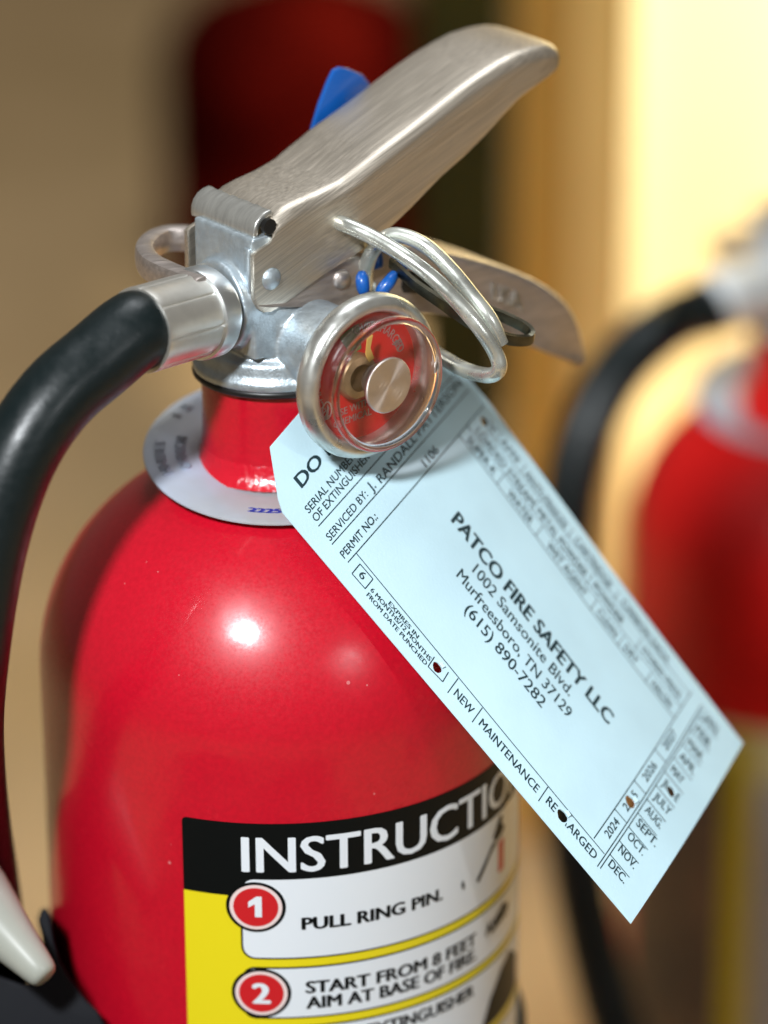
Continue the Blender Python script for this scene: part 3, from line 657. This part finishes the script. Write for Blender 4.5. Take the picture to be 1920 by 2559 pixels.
def avoid(data):                                                       # drop ink that would bridge a punched hole
    V, F = data; keep = []
    for f in F:
        cx = sum(V[i][0] for i in f)/len(f); cy = sum(V[i][1] for i in f)/len(f)
        if all((cx-x)**2+(cy-y)**2 > (r*1.2)**2 for x, y, r in punch): keep.append(f)
    return V, keep
V, F = join([carry(avoid(d), TG(TO)) for d in Ls]); o = mesh('ruled_lines', V, F, M_ink, recalc=False); o.parent = tg
V, F = join([carry(avoid(d), TG(TO+.01)) for d in Ts]); o = mesh('printing', V, F, M_ink, recalc=False); o.parent = tg
# torn paper lips at the punched holes
for x, y, r in punch[1:4]:
    V = [TG(.3)(x+.75*r, y-.3*r), TG(.5)(x+1.35*r, y+.1*r), TG(.8)(x+1.0*r, y+.8*r), TG(.4)(x+.55*r, y+.7*r)]
    o = mesh('torn_paper', V, [(0, 1, 2, 3)], M_paper, mods=[('SOLIDIFY', dict(thickness=.0002, offset=0))]); o.parent = tg

w0 = TG(0)(33.5, 6.0); pr_ = P(925, 735, -31)
vs, fs = tube(spline([w0-tn*1.5, w0+tn*1.5, (w0*2+pr_)/3+Vector((2.5, 0, 0)), (w0+pr_*2)/3+Vector((2, 0, 0)), pr_+Vector((1, 0, 2.5)), pr_+Vector((-2.5, 0, 0)), (w0+pr_*2)/3-Vector((2, -2, 0)), w0-tn*1.5+Vector((0, 0, 1))], 6), .45, 8)
o = mesh('tag_wire', vs, fs, M_wire); o.parent = tg
# ================================================================== PULL PIN, SEAL, WIRE LOOP
pin0 = UVW(9.6, 12.0, 104.9)
loopA = [UVW(9.6, -8, 104.9), UVW(9.6, 8, 104.9), P(858, 560, -46), P(930, 592, -49), P(1010, 640, -52), P(1085, 697, -53), P(1150, 762, -53), P(1205, 828, -52), P(1240, 885, -50), P(1247, 922, -49), P(1222, 938, -47), P(1165, 925, -42), P(1100, 890, -36), P(1030, 845, -30), P(965, 790, -28), P(925, 735, -30), P(915, 680, -34), P(930, 630, -40), P(960, 596, -45), P(1000, 588, -47), P(1060, 612, -49), P(1125, 672, -50), P(1185, 745, -50), P(1226, 800, -50), P(1252, 860, -48)]
vs, fs = tube(spline(loopA, 9), 1.72, 20)
pin = mesh('pull_pin', vs, fs, M_wire, smooth=70)
tag(pin, 'silver wire pull ring and pin stuck through the squeeze lever', 'pull pin')
lp = [P(978, 655, -38), P(1030, 705, -44), P(1090, 748, -47), P(1150, 790, -48), P(1215, 828, -46), P(1275, 848, -44), P(1318, 850, -42), P(1330, 838, -41), P(1312, 818, -40), P(1262, 793, -39), P(1190, 765, -36), P(1110, 730, -32), P(1040, 695, -28)]
flat = [(-.5, -1.25), (.5, -1.25), (.62, 0), (.5, 1.25), (-.5, 1.25), (-.62, 0)]
vs, fs = tube(spline(lp, 8), 1.0, prof=flat, up=Vector((.1, -.25, 1)).normalized())
wl_ = mesh('tie_strap', vs, fs, M_dark_wire, smooth=60)
tag(wl_, 'thin dark strap looped through the pull ring beside the lower handle', 'strap')
# blue tamper seal: a lump under the lever and a flag standing behind it
seal = empty('tamper_seal', tuple(UVW(16, 2, 93)))
def blob(pts, r): return tube(spline(pts, 6), lambda t: r*(1-.35*abs(2*t-1)**3), 14)
for i, (p, r) in enumerate((([P(905, 682, -42), P(906, 706, -43), P(910, 735, -42)], 1.5), ([P(985, 685, -40), P(972, 706, -42), P(955, 728, -42), P(968, 740, -42)], 1.5), ([P(930, 610, -34), P(936, 640, -34), P(944, 672, -34)], 1.8), ([P(985, 690, -38), P(1005, 675, -36), P(1010, 650, -34)], 1.1))):
    vs, fs = blob(p, r); kid(mesh('seal_leg', vs, fs, M_blue, smooth=70), seal)
fl = [(780, 330), (800, 262), (822, 205), (836, 176), (852, 168), (872, 172), (907, 187), (930, 215), (900, 330)]
V = [onv(x, y, -15.6) for x, y in fl] + [onv(x, y, -15.6)-Vv*1.1 for x, y in fl]; n = len(fl)
F = [tuple(range(n)), tuple(range(n, 2*n))[::-1]] + [(i, (i+1) % n, (i+1) % n+n, i+n) for i in range(n)]
kid(mesh('seal_flag', V, F, M_blue, mods=[('BEVEL', dict(width=.0003, segments=2))]), seal)
b0 = onv(900, 320, -15.8); vs, fs = tube(spline([b0, b0-Vector((0, 0, 12)), UVW(16, -14.5, 98), UVW(15, -8, 94), UVW(15, 2, 93), UVW(13, 8, 95)], 6), 1.1, 12)
kid(mesh('seal_strap', vs, fs, M_blue, smooth=70), seal)
tag(seal, 'blue plastic tamper seal with its flag standing up behind the squeeze lever', 'tamper seal')

# ================================================================== SECOND EXTINGUISHER (right, out of focus)
q = P(1988, 1327, 390); off = Vector((q.x, q.y, GZ+255))
def copy_tree(o, parent, skip=()):
    c = o.copy(); COL.objects.link(c); c.parent = parent
    for ch in [x for x in list(o.children)]:
        if ch.name.split('.')[0] not in skip: copy_tree(ch, c, skip)
    return c
ext2 = copy_tree(ext, None, skip=('instruction_label', 'clip_band', 'hose_ferrule', 'hose', 'nozzle', 'hose_clip', 'embossed_letters', 'weld_bead'))
ext2.location = ext.location + off*S
ext2['label'] = 'blurred red fire extinguisher at the right edge with a yellow striped label'
c2_ = copy_tree(collar, None, skip=('stamped_date', 'raised_letters')); c2_.location = off*S
c2_.scale = (1.16, 1.16, 1.0); c2_.location = Vector((off.x*S, off.y*S, off.z*S-.004))
c2_['label'] = 'pale plastic ring round the neck of the blurred right extinguisher'
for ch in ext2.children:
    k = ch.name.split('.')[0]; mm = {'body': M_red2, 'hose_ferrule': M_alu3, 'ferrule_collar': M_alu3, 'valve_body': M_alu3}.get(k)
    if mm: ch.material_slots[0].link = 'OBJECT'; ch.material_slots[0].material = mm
def P2(px, py, d=390): return P(px, py, d)
e2 = P(1778, 768, 322); vs, fs = tube(spline([off+fa+fd*8, off+fb, e2], 8), 9.9, 40)
kid(mesh('hose_ferrule', vs, fs, M_alu3, smooth=60), ext2)
h2 = [e2 + (off+fb-e2)*.2, e2] + [P2(x, y, dd) for x, y, dd in ((1700, 795, 345), (1620, 848, 335), (1545, 925, 330), (1487, 1025, 328), (1448, 1130, 328), (1424, 1250, 330), (1411, 1400, 335), (1405, 1600, 340), (1408, 1800, 345), (1424, 2000, 350), (1450, 2200, 352), (1490, 2400, 355), (1535, 2560, 356), (1590, 2700, 358), (1670, 2850, 360))]
vs, fs = tube(spline(h2, 6), 9.2, 28); o = mesh('hose', vs, fs, M_rubber, smooth=60); kid(o, ext2)
o['label'] = 'blurred black hose curving down'
def C2(o_): return lambda x, y, e=0: off + CY(o_)(x, y)
def lab2(name, x0, x1, y0, y1, o_, m, parent):
    V, F = carry(sheet(rrect(x0, y0, x1, y1, 1.0), dx=3, dy=0), C2(o_)); o = mesh(name, V, F, m, recalc=False)
    if parent is ext2: kid(o, ext2)
    else: o.parent = parent
    return o
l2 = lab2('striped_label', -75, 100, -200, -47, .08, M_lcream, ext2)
lab2('picture_panel', -74, -27, -199, -62, .14, M_lbrown, l2)
lab2('yellow_stripe', -26.5, -18, -199.5, -50, .14, M_lyellow, l2)
lab2('grey_panel', -17.5, 60, -199, -66, .14, M_lgrey, l2)
